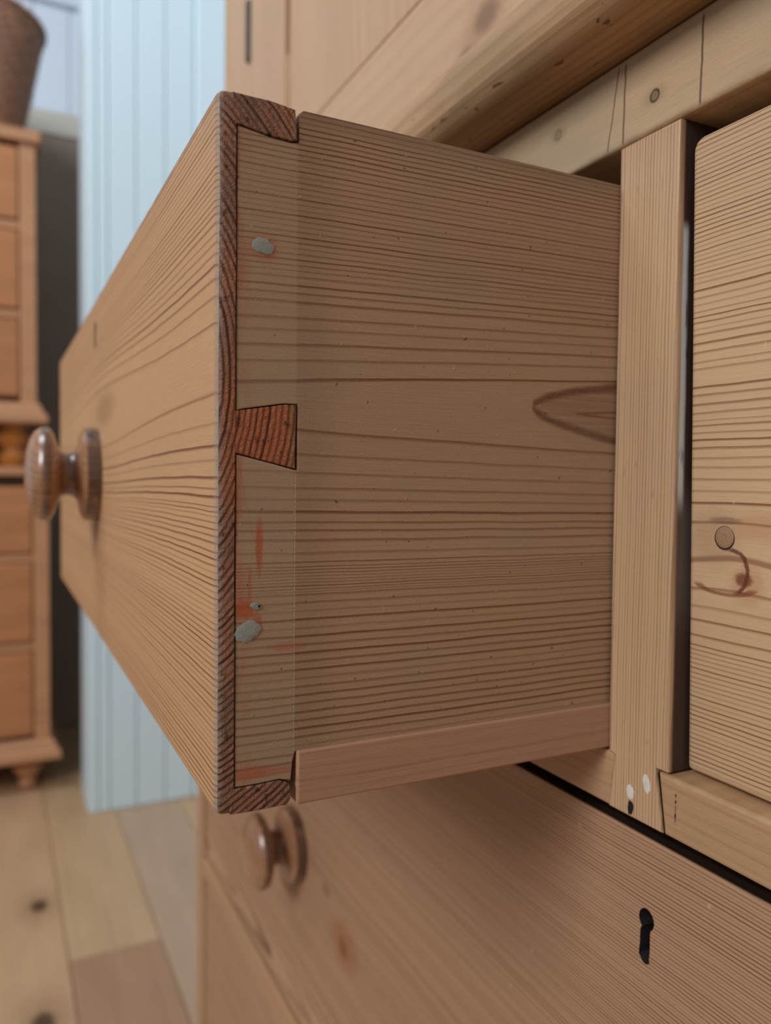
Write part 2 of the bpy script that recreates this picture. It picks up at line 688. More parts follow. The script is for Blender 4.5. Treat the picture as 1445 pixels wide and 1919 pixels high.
bm = ZB(XL + 0.055, XR - 0.055, 0.0, 0.0225, 0.1132, 0.1426, 0.0012, 3)
wear(bm, 0.02, 0.00025, 45, 3)
part(bm, 'top_rail', M_rail)

# divider, its foot let into the drawer rail as a dovetail
dv = [(0.0, 0.1131), (0.0259, 0.1131), (0.0267, 0.02), (0.0275, -0.0925), (0.0229, -0.0925), (0.0226, -0.0935), (0.0260, -0.1127),
      (0.0018, -0.1127), (0.0035, -0.0985), (0.0040, -0.0940), (0.0012, -0.0935), (0.0005, -0.02), (0.0003, 0.06)]
dv = [(u, ZC + v) for u, v in dv]
bm = prism(dv, 'y', 0.0, 0.020, 0.0007)
wear(bm, 0.012, 0.00016, 90, 1)
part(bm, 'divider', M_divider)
part(ZB(0.001, 0.0255, 0.0202, 0.30, -0.0935, 0.1128, 0.0005), 'divider_web', M_stile)

bm = prism([(u, ZC + v) for u, v in [(XL + 0.0272, -0.0937), (0.0009, -0.0937), (0.0037, -0.0942), (0.0032, -0.0985), (0.0015, -0.1127), (XL + 0.0272, -0.1127)]],
           'y', 0.0004, 0.012, 0.0009)
prism([(u, ZC + v) for u, v in [(0.0238, -0.0934), (XR - 0.0272, -0.0934), (XR - 0.0272, -0.1124), (0.0269, -0.1127)]], 'y', 0.0002, 0.012, 0.0011, bm=bm)
ZB(XL + 0.0272, XR - 0.0272, 0.0122, 0.0202, -0.1127, -0.0938, 0.0002, 1, bm)
part(bm, 'drawer_rail', M_lowrail)
part(ZB(XL + 0.021, XR - 0.021, 0.0205, 0.468, -0.108, -0.0955, 0.0005), 'dust_board', M_frame)
part(ZB(XL + 0.0272, XR - 0.0272, 0.0, 0.0202, -0.4150, -0.3958, 0.0015), 'drawer_rail', M_frame)
part(ZB(XL + 0.021, XR - 0.021, 0.0205, 0.468, -0.411, -0.399, 0.0005), 'dust_board', M_frame)
part(ZB(XL - 0.012, XR + 0.012, -0.012, 0.478, -0.7795, -0.6995, 0.004), 'plinth', M_frame)

# paint chips on the divider foot
M_chip = plain('old white paint', lin(232, 224, 210), 0.7, 0.25, 600, bumps=0.4)
M_black = plain('black hole', lin(14, 12, 11), 0.8, 0.2, 300)
dvd = [o for o in base.children if o.name == 'divider'][0]
part(blob(0.0192, ZC - 0.0990, 0.0016, 0.0031, 0.00035, 3, 'y'), 'paint_chip', M_chip, dvd)
part(blob(0.0119, ZC - 0.1043, 0.0015, 0.0030, 0.00035, 8, 'y'), 'paint_chip', M_chip, dvd)
part(blob(0.0122, ZC - 0.1096, 0.0016, 0.0021, 0.00015, 5, 'y'), 'nail_hole', M_black, dvd)

# --- turned knobs
def knob_extra(c, col):
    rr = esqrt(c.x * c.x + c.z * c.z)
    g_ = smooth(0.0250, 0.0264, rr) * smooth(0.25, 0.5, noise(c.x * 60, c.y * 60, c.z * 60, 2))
    col = mixc(g_ * 0.75, col, lin(44, 28, 20))  # grime at the rim, with the dark reflected outline painted in
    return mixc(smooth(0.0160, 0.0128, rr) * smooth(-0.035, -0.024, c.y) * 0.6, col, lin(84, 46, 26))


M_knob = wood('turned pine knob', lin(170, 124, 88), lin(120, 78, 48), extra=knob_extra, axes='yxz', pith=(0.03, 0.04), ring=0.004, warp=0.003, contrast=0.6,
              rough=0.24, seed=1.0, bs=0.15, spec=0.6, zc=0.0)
for n_ in M_knob.node_tree.nodes:
    if n_.type == 'BSDF_PRINCIPLED':
        n_.inputs['Coat Weight'].default_value = 0.7
        n_.inputs['Coat Roughness'].default_value = 0.22
KNOB = [(0.0268, 0.0004), (0.0270, -0.003), (0.0262, -0.0065), (0.0235, -0.0082), (0.0205, -0.0086), (0.0150, -0.0098), (0.0125, -0.012),
        (0.0118, -0.0145), (0.0125, -0.0172), (0.0165, -0.0195), (0.0225, -0.0212), (0.0255, -0.0228), (0.0264, -0.0248), (0.0258, -0.0275),
        (0.0235, -0.0302), (0.0190, -0.0325), (0.0125, -0.0342), (0.0060, -0.035), (0.0015, -0.0352)]
KNOB = [(r_, d_ * 1.09) for r_, d_ in KNOB]
kn0 = finish(lathe(KNOB, 56, 'y'), 'knob', M_knob, base)
knob_mesh = kn0.data
bpy.data.objects.remove(kn0)


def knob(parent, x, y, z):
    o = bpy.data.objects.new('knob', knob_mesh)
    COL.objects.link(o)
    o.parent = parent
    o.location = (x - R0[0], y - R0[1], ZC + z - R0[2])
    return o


# --- the open drawer
FY = -0.1382                       # front face
LY = -0.1332                       # back of the lap
GY = -0.1157                       # inside of the front board
PITH = (0.028, FY - 0.068)


def rough_end(c, col):
    pass


def front_extra(c, col):
    e = smooth(-0.0034, -0.0012, c.x) * smooth(FY + 0.0035, FY + 0.0012, c.y)
    col = mixc(e * 0.8 * smooth(0.2, 0.7, noise(c.z * 500, c.x * 900, 0.0, 3)), col, lin(150, 142, 130))
    top = smooth(0.0975, 0.101, c.z) * smooth(0.3, 0.6, noise(c.x * 90, c.z * 300, 0.0, 3))
    col = mixc(top * 0.6, col, lin(110, 78, 58))
    col = mixc(spot(c.x, c.z, -0.235, 0.036, 0.035, 0.008, 0.6, 0.2) * 0.35, col, lin(120, 72, 44))
    sc = smooth(0.70, 0.74, noise(c.x * 400, c.z * 90, 3.0, 2)) * smooth(0.5, 0.6, noise(c.x * 30, c.z * 30, 1.0, 2))
    return mixc(sc * 0.35, col, lin(226, 196, 150))


M_front = pine('pine drawer front', light=lin(202, 156, 110), dark=lin(120, 72, 44), axes='xzy', pith=PITH, ring=0.00175, tilt=(0.02, 0.0),
               warp=0.0022, wl=5.0, contrast=1.0, vary=0.25, seed=3.0, edge=(0.55, 0.82),
               lines=(0.0017, 0.0017, [0.0704, 0.0681, 0.0653, 0.063, 0.0602, 0.0571, 0.0536, 0.0487, 0.0415, 0.0231, 0.0153, 0.0092, 0.0052, 0.0006, -0.0025, -0.0046, -0.0075, -0.0089, -0.0101, -0.0118, -0.0137, -0.0155, -0.0173, -0.0198, -0.0217, -0.0236, -0.0254, -0.0273, -0.029]),
               pinch=(0.0325, 0.012, 0.03, -0.010, 0.04, lambda l: eexp((l + 0.25) * (l + 0.25) * -60.0)),
               extra=front_extra, fibre=0.13)


def end_extra(c, col):
    n = noise(c.x * 200, c.y * 350, c.z * 350, 4, 0.65)
    n2 = noise(c.x * 70, c.y * 90, c.z * 45, 3)
    col = mixc(smooth(0.30, 0.65, n2) * 0.8, col, mixc(c.late * 0.45, lin(138, 108, 88), lin(54, 42, 36)))
    red = spot(c.y, c.z, -0.124, 0.012, 0.012, 0.028, 0.6, 0.25) * 0.7
    col = mixc(red, col, mixc(c.late, lin(206, 118, 76), lin(62, 36, 26)))
    dk = smooth(0.56, 0.70, n)
    col = mixc(dk * 0.75, col, lin(44, 30, 24))
    gy_ = smooth(FY + 0.0022, FY + 0.0006, c.y)
    col = mixc(gy_ * 0.6, col, lin(140, 128, 116))
    pinr = smooth(-0.1190, -0.1165, c.y) * smooth(-0.02, 0.0, c.z)
    col = mixc(pinr * 0.55, col, lin(150, 120, 84))
    c.h = n * 1.6 - c.late * 1.4
    return col


M_end = pine('pine end grain', light=lin(178, 124, 96), dark=lin(58, 40, 33), axes='xzy', pith=PITH, ring=0.00175, tilt=(0.02, 0.0),
             warp=0.0022, wl=5.0, contrast=1.0, vary=0.7, seed=3.0, edge=(0.45, 0.85), extra=end_extra, fibre=0.05, blotch=0.15,
             bumpd=0.0011, bs=0.9, rough=0.75, spec=0.2, wobble=0.0005)


def side_extra(c, col):
    ys, zs = c.y, c.z
    # paler strip in front of the gauge line, where the joint was cut
    pale = smooth(GY + 0.0006, GY - 0.0006, ys)
    col = mixc(pale * 0.32, col, lin(168, 148, 122))
    g = smooth(0.00024, 0.0001, eabs(ys - GY + 0.0003)) * smooth(0.40, 0.56, noise(zs * 1500, 0.0, 0.0, 2)) * smooth(0.002, 0.0, zs)
    col = mixc(g * 0.75, col, lin(196, 186, 168))
    # darker band behind the line, dirt from being handled
    band = smooth(GY + 0.018, GY + 0.002, ys) * (1.0 - pale)
    col = mixc(band * 0.20, col, lin(92, 68, 52))
    # red-lead stains
    red = lin(178, 84, 44)
    edge_ = smooth(LY + 0.006, LY + 0.0005, ys) * smooth(0.42, 0.62, noise(ys * 260, zs * 45, 2.0, 3))
    col = mixc(edge_ * 0.45, col, red)
    for (cy_, cz_, ry, rz, f) in ((-0.1262, -0.0185, 0.0010, 0.0075, 0.75), (-0.1300, -0.0360, 0.0034, 0.0026, 0.8), (-0.1266, -0.0405, 0.0014, 0.003, 0.7),
                                  (-0.1288, -0.0292, 0.0006, 0.0050, 0.5), (-0.1252, 0.0622, 0.0040, 0.0036, 0.45), (-0.1290, -0.0815, 0.005, 0.0024, 0.4),
                                  (-0.1180, -0.0472, 0.005, 0.0012, 0.45), (-0.1236, -0.0820, 0.008, 0.0012, 0.6)):
        col = mixc(spot(ys, zs, cy_, cz_, ry, rz, 0.45, 0.35, cy_ * 900) * f, col, red)
    # the flame figure near the frame
    u = ys + 0.0350
    v = zs - 0.0243
    q = emax(u, 0.0) / 0.0350
    half = esqrt(q) * 0.0098 + (noise(ys * 90, zs * 300, 4.0, 2) - 0.5) * 0.0012
    ins = smooth(half_soft(), 0.0, eabs(v + u * 0.025) - half) * smooth(0.0, 0.003, u) * smooth(0.2, 0.7, noise(ys * 16, zs * 700, 2.0, 3))
    col = mixc(ins * 0.45, col, lin(104, 56, 36))
    brd = smooth(0.0022, 0.0002, eabs(eabs(v + u * 0.025) - half + 0.0008)) * smooth(-0.0004, 0.0012, u)
    col = mixc(brd * 0.7, col, lin(96, 50, 32))
    # dents and scratches
    ds = smooth(0.715, 0.735, noise(ys * 300, zs * 300, 5.0, 2))
    col = mixc(ds * 0.35, col, lin(206, 176, 136))
    dd = smooth(0.725, 0.75, noise(ys * 420 + 7.0, zs * 420, 9.0, 2))
    col = mixc(dd * 0.6, col, lin(58, 42, 34))
    spk = noise(ys * 1500, zs * 2600, 3.0, 2, 0.7)
    col = mixc(smooth(0.56, 0.70, spk) * 0.30, col, lin(196, 170, 140))
    col = mixc(smooth(0.44, 0.30, spk) * 0.22, col, lin(84, 58, 42))
    smear = smooth(0.5, 0.7, noise(ys * 22, zs * 34, 8.0, 3))
    col = mixc(smear * 0.22, col, lin(150, 138, 118))
    top = smooth(0.095, 0.1008, zs)
    col = mixc(top * 0.3, col, lin(110, 84, 66))
    c.h = ds * 0.8 - dd * 1.5 - g * 1.0
    return col


def half_soft():
    return 0.0012


M_side = pine('old bare pine', light=lin(178, 145, 113), dark=lin(120, 74, 46), axes='yzx', ring=0.0021,
              lines=(0.0024, 0.0015, [-0.0370, -0.0346, -0.0322] + [-0.0318 + 0.0009 * i for i in range(9)] + [-0.0232, -0.0204, -0.0169, -0.0143, -0.0121, -0.0091, -0.0056, -0.0022, 0.0022, 0.0074, 0.014, 0.0273, 0.033, 0.0373, 0.0413, 0.0446, 0.0491, 0.0514, 0.0535, 0.056]),
              pinch=(0.0205, 0.0115, 0.036, -0.0055, 0.022, lambda l: (l + 0.1157) / 0.117),
              warp=0.0018, wl=10.0, contrast=1.0, vary=0.35, seed=21.0, edge=(0.55, 0.85), fibre=0.14, extra=side_extra, rough=0.62, bs=0.7, spec=0.25)
M_slip = pine('pine slip', light=lin(182, 140, 110), dark=lin(150, 106, 78), axes='yzx', pith=(0.2, 0.1), ring=0.003, warp=0.003, contrast=0.4,
              seed=13.0, rough=0.6, fibre=0.2)

# front board with its lap; end faces take the end-grain material
ST = 0.0125                        # side thickness
XW = -0.552


def front_bm():
    bm = bmesh.new()
    prof = [(-0.0920, FY), (0.1020, FY)]
    box = box_bm(XW, 0.0, FY, LY, ZC - 0.0925, ZC + 0.1024, 0)
    eds = [e for e in box.edges if not all(v.co.y > LY - 1e-5 for v in e.verts)]
    bmesh.ops.bevel(box, geom=eds, offset=0.0026, segments=4, profile=0.5, affect='EDGES')
    join(bm, box)
    box_bm(XW, -ST, LY - 0.0024, GY, ZC - 0.0925, ZC + 0.1024, 0.0012, 2, bm)
    return bm


bm = front_bm()


def nearend(q):
    if hasattr(q, 'verts'):
        return all(v.co.x > -0.0036 for v in q.verts)
    return q.co.x > -0.0036


wear(bm, 0.003, 0.00022, 160, 2, nearend)
bm.normal_update()
for f in bm.faces:
    if f.normal.x > 0.62 and f.calc_center_median().x > -0.003:
        f.material_index = 1
dr = part(bm, 'drawer', [M_front, M_end], base, 'open short drawer, end grain and dovetails showing at its corner')

pins = [
    [(LY - 0.001, 0.1016), (LY - 0.001, 0.0940), (LY + 0.001, 0.0937), (-0.1240, 0.0925), (-0.1178, 0.0922), (GY - 0.0004, 0.0926), (GY - 0.0010, 0.1006), (-0.1235, 0.1015)],
    [(LY - 0.001, 0.0178), (LY - 0.001, 0.0067), (LY + 0.0008, 0.0066), (-0.1220, 0.0042), (GY - 0.0003, 0.0027), (GY, 0.0204), (-0.1195, 0.0203), (LY + 0.002, 0.0183)],
    [(LY - 0.001, -0.0922), (GY - 0.002, -0.0922), (GY - 0.0010, -0.0905), (GY - 0.0014, -0.0862), (-0.1200, -0.0850), (-0.1265, -0.0853), (LY - 0.001, -0.0853)],
]
for k, pl in enumerate(pins):
    bm = prism([(u, ZC + v) for u, v in pl], 'x', 0.0001 - 0.0003 * (k == 1), -ST, 0.0002 if k != 1 else 0.0003)
    wear(bm, 0.003, 0.00014, 260, 4 + k)
    part(bm, 'dovetail_pin', M_end, dr)

# side board: two tails between the pins
g = 0.00035
sp_ = [(LY + 0.0005, 0.0934), (-0.1240, 0.0925 - g), (-0.1178, 0.0921 - g), (GY + 0.0002, 0.0922), (GY + 0.0003, 0.1002), (GY + 0.0016, 0.1012), (0.262, 0.1012),
       (0.262, -0.0768), (GY + 0.0003, -0.0775), (GY - 0.0003, -0.0800), (GY - 0.0009, -0.0860 + g), (-0.1200, -0.0850 + g), (-0.1265, -0.0853 + g), (LY + 0.0005, -0.0852 + g),
       (LY + 0.0005, 0.0066 - g), (LY + 0.0008, 0.0066 - g), (-0.1220, 0.0042 - g), (GY - 0.0003, 0.0027 - g), (GY + 0.0004, 0.0027 - g), (GY + 0.0004, 0.0207), (GY - 0.0002, 0.0207), (-0.1195, 0.0203 + g), (LY + 0.002, 0.0183 + g), (LY + 0.0005, 0.0182)]
part(prism([(u, ZC + v) for u, v in sp_], 'x', -0.0003, -ST, 0.0003), 'side_panel', M_side, dr, 'right side board with two dovetail tails and putty filled nail holes')
part(ZB(XW + 0.001, XW + 0.0125, LY + 0.02, 0.262, -0.0768, 0.1008, 0.0005), 'side_panel', M_side, dr)
part(ZB(XW + 0.013, -ST - 0.0005, 0.250, 0.261, -0.0700, 0.095, 0.0005), 'back_panel', M_side, dr)
part(ZB(XW + 0.013, -ST - 0.0005, GY + 0.0003, 0.2495, -0.0840, -0.0765, 0.0003), 'bottom_panel', M_side, dr)
bm = ZB(-0.0135, 0.0007, GY + 0.0008, 0.262, -0.0926, -0.0772, 0.0006, 2)
part(bm, 'runner', M_slip, dr, 'reddish runner strip along the foot of the side board')

M_putty = plain('grey putty', lin(158, 160, 148), 0.75, 0.22, 700, bumps=0.5)
part(blob(-0.1256, ZC + 0.0627, 0.0026, 0.0026, 0.0003, 2, 'x', -0.0003), 'putty_plug', M_putty, dr)
part(blob(-0.1293, ZC - 0.0420, 0.0038, 0.0027, 0.00035, 6, 'x', -0.0003), 'putty_plug', M_putty, dr)
part(blob(-0.1270, ZC - 0.0352, 0.0015, 0.0011, 0.00030, 9, 'x', -0.0003), 'putty_plug', M_putty, dr)
part(blob(-0.1262, ZC - 0.0352, 0.0004, 0.0004, 0.00045, 11, 'x', -0.0003), 'nail_hole', M_black, dr)
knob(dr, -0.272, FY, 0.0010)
bm = lathe([(0.0026, 0.001), (0.0028, -0.0003), (0.0016, -0.0004)], 16, 'y', (-0.277, FY, ZC + 0.0865))
ZB(-0.2783, -0.2757, FY - 0.0004, FY + 0.001, 0.0745, 0.0860, 0.0002, 1, bm)
part(bm, 'keyhole', M_black, dr)

# --- the closed short drawer on the right


def right_extra(c, col):
    kx, kz = 0.0418, -0.0166
    col = mixc(spot(c.x, c.z, kx + 0.008, kz - 0.013, 0.0055, 0.006, 0.4, 0.25) * 0.30, col, lin(170, 104, 60))
    col = mixc(spot(c.x, c.z, kx + 0.012, kz + 0.004, 0.010, 0.004, 0.6, 0.3) * 0.35, col, lin(176, 116, 70))
    col = mixc(spot(c.x, c.z, kx - 0.004, kz, 0.008, 0.008, 0.6, 0.3) * 0.35, col, lin(150, 108, 80))
    # curved crack below the plug
    u = c.x - kx
    v = c.z - kz
    hx = (u - 0.0015) / 0.0066
    hz = (v + 0.0098) / 0.0066
    rr = esqrt(hx * hx + hz * hz)
    arc = smooth(0.16, 0.05, eabs(rr - 1.0 + (noise(c.x * 300, c.z * 300, 0.0, 2) - 0.5) * 0.3)) * smooth(-0.1, 0.45, hx + hz * 0.25)
    col = mixc(arc * 0.85, col, lin(96, 44, 28))
    tip = spot(c.x, c.z, kx + 0.0068, kz - 0.0118, 0.0030, 0.0020, 0.35, 0.35, 2.0)
    col = mixc(tip * 0.8, col, lin(112, 52, 32))
    hx2 = u / 0.010
    hz2 = (v + 0.0140) / 0.0030
    arc2 = smooth(0.25, 0.08, eabs(esqrt(hx2 * hx2 + hz2 * hz2) - 1.0)) * smooth(-0.0138, -0.0152, v)
    col = mixc(arc2 * 0.75, col, lin(130, 66, 40))
    a3 = spot(c.x, c.z, kx + 0.000, kz + 0.0055, 0.0055, 0.0010, 0.4, 0.3, 4.0)
    col = mixc(a3 * 0.5, col, lin(104, 72, 56))
    hl = smooth(0.0032, 0.0029, esqrt(u * u + v * v)) * 1.0
    col = mixc(hl * 0.0, col, lin(50, 40, 34))
    sc = smooth(0.72, 0.75, noise(c.x * 300, c.z * 120, 3.0, 2))
    return mixc(sc * 0.4, col, lin(226, 200, 160))


M_right = pine('pine right drawer', light=lin(208, 172, 132), dark=lin(132, 82, 50), axes='xzy', ring=0.00190,
               lines=(0.0015, 0.0014, [0.062, 0.0597, 0.0573, 0.0552, 0.053, 0.0514, 0.0498, 0.0478, 0.0462, 0.0434, 0.0407, 0.0376, 0.0357, 0.0299, 0.0276, 0.0247, 0.022, 0.0195, 0.0181, 0.0159, 0.0138, 0.0115, 0.0084, 0.0056, 0.0018, -0.0021, -0.006, -0.013, -0.026, -0.0333, -0.0383, -0.0424, -0.0472, -0.0506]),
               warp=0.0016, wl=9.0, contrast=1.0, vary=0.25, seed=31.0, edge=(0.55, 0.85), fibre=0.12,
               knots=[(0.046, -0.022, 0.020, 0.012, -0.0035)], extra=right_extra)
DX0, DX1 = 0.0282, XR - 0.058


def rounded(x0, x1, z0, z1, r, n=5):
    out = []
    for cx_, cz_, a0 in ((x0 + r, z1 - r, 90), (x0 + r * 0.5, z0 + r * 0.5, 180), (x1 - r, z0 + r, 270), (x1 - r, z1 - r, 0)):
        rr = r * 0.5 if a0 == 180 else r
        for i in range(n):
            a = math.radians(a0 + 90 * i / (n - 1))
            out.append((cx_ + rr * math.cos(a), cz_ + rr * math.sin(a)))
    return out


bm = prism(rounded(DX0, DX1, ZC - 0.0922, ZC + 0.1062, 0.004), 'y', 0.0, 0.022, 0.0016)
for v in bm.verts:                                   # pushed a little further in at its foot
    v.co.y += 0.0030 + (ZC + 0.106 - v.co.z) / 0.2 * 0.0052
rd = part(bm, 'drawer', M_right, base, 'closed short drawer right of the divider')
part(ZB(DX0 + 0.001, DX0 + 0.012, 0.0315, 0.262, -0.0900, 0.100, 0.0005), 'side_panel', M_side, rd)
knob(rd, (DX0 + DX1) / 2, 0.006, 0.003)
M_plug = wood('knot plug', lin(168, 130, 98), lin(120, 84, 62), axes='yxz', pith=(0.0, 0.0), ring=0.0009, warp=0.0006, wobble=0.0003, contrast=0.5,
              rough=0.55, zc=0.0, bs=0.4, seed=2.5)
M_ring = plain('dark knot ring', lin(52, 40, 34), 0.7, 0.3, 500)
PY = 0.0030 + (0.106 + 0.0166) / 0.2 * 0.0052
bm = lathe([(0.0036, 0.0005), (0.0036, -0.0001), (0.0033, -0.00016)], 32, 'y', (0.0417, PY, ZC - 0.0164))
pg = part(bm, 'knot_ring', M_ring, rd)
bm = lathe([(0.00325, 0.0006), (0.00322, -0.00035), (0.0024, -0.00055), (0.001, -0.0006)], 32, 'y')
pl_ = finish(bm, 'knot_plug', M_plug, rd, loc=(0.0419 - R0[0], PY - R0[1], ZC - 0.0162))
pl_['label'] = 'round loose knot plugging the drawer front'

# --- the two long drawers


def long_extra(c, col):
    col = mixc(spot(c.x, c.z, -0.232, -0.293, 0.020, 0.014, 0.5, 0.4, 3.0) * 0.55, col, lin(160, 96, 48))
    col = mixc(spot(c.x, c.z, -0.2335, -0.295, 0.006, 0.006, 0.5, 0.35, 5.0) * 0.55, col, lin(120, 62, 32))
    col = mixc(spot(c.x, c.z, -0.262, -0.272, 0.006, 0.004, 0.6, 0.35, 5.0) * 0.5, col, lin(110, 72, 46))
    grime_shade = smooth(0.0031, 0.0038, c.y) * smooth(-0.1300, -0.1290, c.z)
    col = mixc(grime_shade * 0.95, col, lin(20, 15, 12))  # top-edge grime plus the gap's shade, painted into the colour
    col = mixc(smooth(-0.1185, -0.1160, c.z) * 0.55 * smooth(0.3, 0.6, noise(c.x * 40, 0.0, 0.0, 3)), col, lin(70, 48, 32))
    sc = smooth(0.73, 0.76, noise(c.x * 200, c.z * 130, 3.0, 2))
    return mixc(sc * 0.4, col, lin(220, 190, 150))


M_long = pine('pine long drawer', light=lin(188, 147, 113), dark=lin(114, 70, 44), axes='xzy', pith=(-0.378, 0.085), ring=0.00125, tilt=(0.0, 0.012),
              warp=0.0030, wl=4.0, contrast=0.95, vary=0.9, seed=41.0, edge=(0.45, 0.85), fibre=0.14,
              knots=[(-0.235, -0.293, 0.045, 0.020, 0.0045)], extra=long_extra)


def keyhole_loop(cx_, z1, z0, r, w, seed):
    rs = random.Random(seed)
    pts = []
    zc_ = z1 - r
    for i in range(13):
        a = math.radians(-55 + 290 * i / 12)
        pts.append((cx_ + 0.0003 + r * math.cos(a) * 0.92, ZC + zc_ + r * math.sin(a)))
    for i in range(5):
        t = i / 4
        pts.append((cx_ - w + rs.uniform(-.0003, .0003) - 0.0001 * i, ZC + zc_ - r * 1.1 + (z0 + w - zc_ + r * 1.1) * t))
    for i in range(5):
        a = math.radians(200 + 140 * i / 4)
        pts.append((cx_ + 0.0001 + w * 1.05 * math.cos(a), ZC + z0 + w + w * math.sin(a)))
    for i in range(4):
        t = i / 3
        pts.append((cx_ + w * 0.9 + rs.uniform(-.0003, .0003), ZC + z0 + w + (zc_ - r * 1.1 - z0 - w) * t))
    return pts


LX0, LX1 = XL + 0.0285, XR - 0.0285
for k, (z1, z0) in enumerate(((-0.1150, -0.3925), (-0.4175, -0.6960))):
    loop = [(LX0, ZC + z0), (LX1, ZC + z0), (LX1, ZC + z1 - 0.0006), (LX0, ZC + z1 - 0.0060)]
    kz = z1 - 0.0274
    kh = keyhole_loop(0.0174, kz, kz - 0.0190, 0.0037, 0.0021, 4 + k)
    bm = prism(loop, 'y', 0.0030, 0.022, 0.0009, holes=[kh], floor_d=0.0105)
    bm.normal_update()
    for f in bm.faces:
        cc = f.calc_center_median()
        if abs(cc.x - 0.0174) < 0.0045 and ZC + kz - 0.0195 < cc.z < ZC + kz + 0.0005 and cc.y > 0.0033:
            f.material_index = 1
    M_kh = M_kh if k else plain('dark keyhole', lin(34, 29, 27), 0.7, 0.5, 260, bumps=0.6)  # near-black colour over the hole's walls and floor
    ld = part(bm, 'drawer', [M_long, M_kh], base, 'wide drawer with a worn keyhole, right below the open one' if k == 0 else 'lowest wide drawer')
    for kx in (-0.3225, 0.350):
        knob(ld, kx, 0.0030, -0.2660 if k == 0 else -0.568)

# ------------------------------------------------------------------ cupboard (upper half)
R0c = R0
RC = (0.0136, 0.26, ZC + 0.1432)
cup = thing('cupboard', 'upper pine cupboard with panelled doors standing on the drawer chest', 'cupboard', RC)


def cpart(bm, name, mat, parent=None, label=None):
    o = finish(bm, name, mat, parent or cup, RC)
    if label:
        o['label'] = label
    return o


def cpine(name, **k):
    return wood(name, k.pop('light', lin(204, 168, 132)), k.pop('dark', lin(172, 130, 92)), root=RC, **k)


def brail_extra(c, col):
    for kx, kz, r1 in ((-0.118, 0.2235, 0.0095), (-0.136, 0.2120, 0.006)):
        col = mixc(spot(c.x, c.z, kx, kz, r1 * 1.7, r1 * 1.3, 0.7, 0.2) * 0.4, col, lin(150, 104, 70))
        col = mixc(spot(c.x, c.z, kx, kz, r1 * 1.0, r1 * 0.75, 0.5, 0.2) * 0.5, col, lin(104, 76, 60))
    return col


M_crail = cpine('pine door rail', axes='xzy', pith=(0.15, 0.3), ring=0.004, warp=0.006, contrast=0.4, seed=51.0, extra=brail_extra)
M_cst = cpine('pine door stile', axes='zxy', pith=(-0.9, 0.1), ring=0.004, warp=0.006, contrast=0.4, seed=55.0)
M_cpan = cpine('pine door panel', axes='zxy', pith=(-0.25, 0.1), ring=0.005, warp=0.01, contrast=0.45, seed=57.0)


def mould_extra(c, col):
    col = mixc(smooth(0.45, 0.7, noise(c.x * 20, c.y * 60, c.z * 60, 3)) * 0.45, col, lin(140, 118, 82))
    dn = smooth(0.70, 0.74, noise(c.x * 110, c.y * 280, c.z * 280, 2))
    return mixc(dn * 0.7, col, lin(70, 46, 28))


M_mould = cpine('pine waist moulding', light=lin(186, 146, 104), dark=lin(138, 94, 58), axes='xyz', pith=(0.10, 0.10), ring=0.0035, warp=0.004, contrast=0.55,
                seed=61.0, extra=mould_extra)

mp = [(0.060, 0.1432), (-0.0150, 0.1432), (-0.0190, 0.1442), (-0.0222, 0.1468), (-0.0243, 0.1510), (-0.0250, 0.1560), (-0.0243, 0.1625), (-0.0218, 0.1690),
      (-0.0170, 0.1750), (-0.0100, 0.1800), (-0.0020, 0.1835), (0.0060, 0.1860), (0.0130, 0.1900), (0.0205, 0.1930), (0.060, 0.1930)]
bm = extrude_x([(y, ZC + z) for y, z in mp], -0.632, 0.659)
wear(bm, 0.05, 0.0003, 40, 6)
cpart(bm, 'waist_moulding', M_mould)
for s, xa, xb in ((0, -0.632, -0.572), (1, 0.599, 0.659)):
    cpart(ZB(xa, xb, 0.0605, 0.46, 0.1432, 0.1930, 0.004), 'side_moulding', M_mould)
CT = 1.12
CXL, CXR = -0.600, 0.627
for xa, xb in ((CXL, CXL + 0.018), (CXR - 0.018, CXR)):
    cpart(ZB(xa, xb, 0.0405, 0.455, 0.1932, CT, 0.001), 'side_panel', M_cst)
cpart(ZB(CXL + 0.0185, CXR - 0.0185, 0.445, 0.455, 0.1932, CT, 0.001), 'back_panel', M_cst)
cpart(ZB(CXL - 0.02, CXR + 0.02, 0.005, 0.46, CT, CT + 0.05, 0.006), 'cornice', M_mould)
DY = 0.0220
HX = -0.5115
cpart(ZB(CXL, HX - 0.0008, DY, 0.0403, 0.1932, CT, 0.003, 3), 'stile', M_cst)
cpart(ZB(2 * 0.0136 - HX + 0.0008, CXR, DY, 0.0403, 0.1932, CT, 0.003, 3), 'stile', M_cst)
M_iron = plain('dark iron', lin(64, 62, 62), 0.45, 0.2, 200, 0.6)
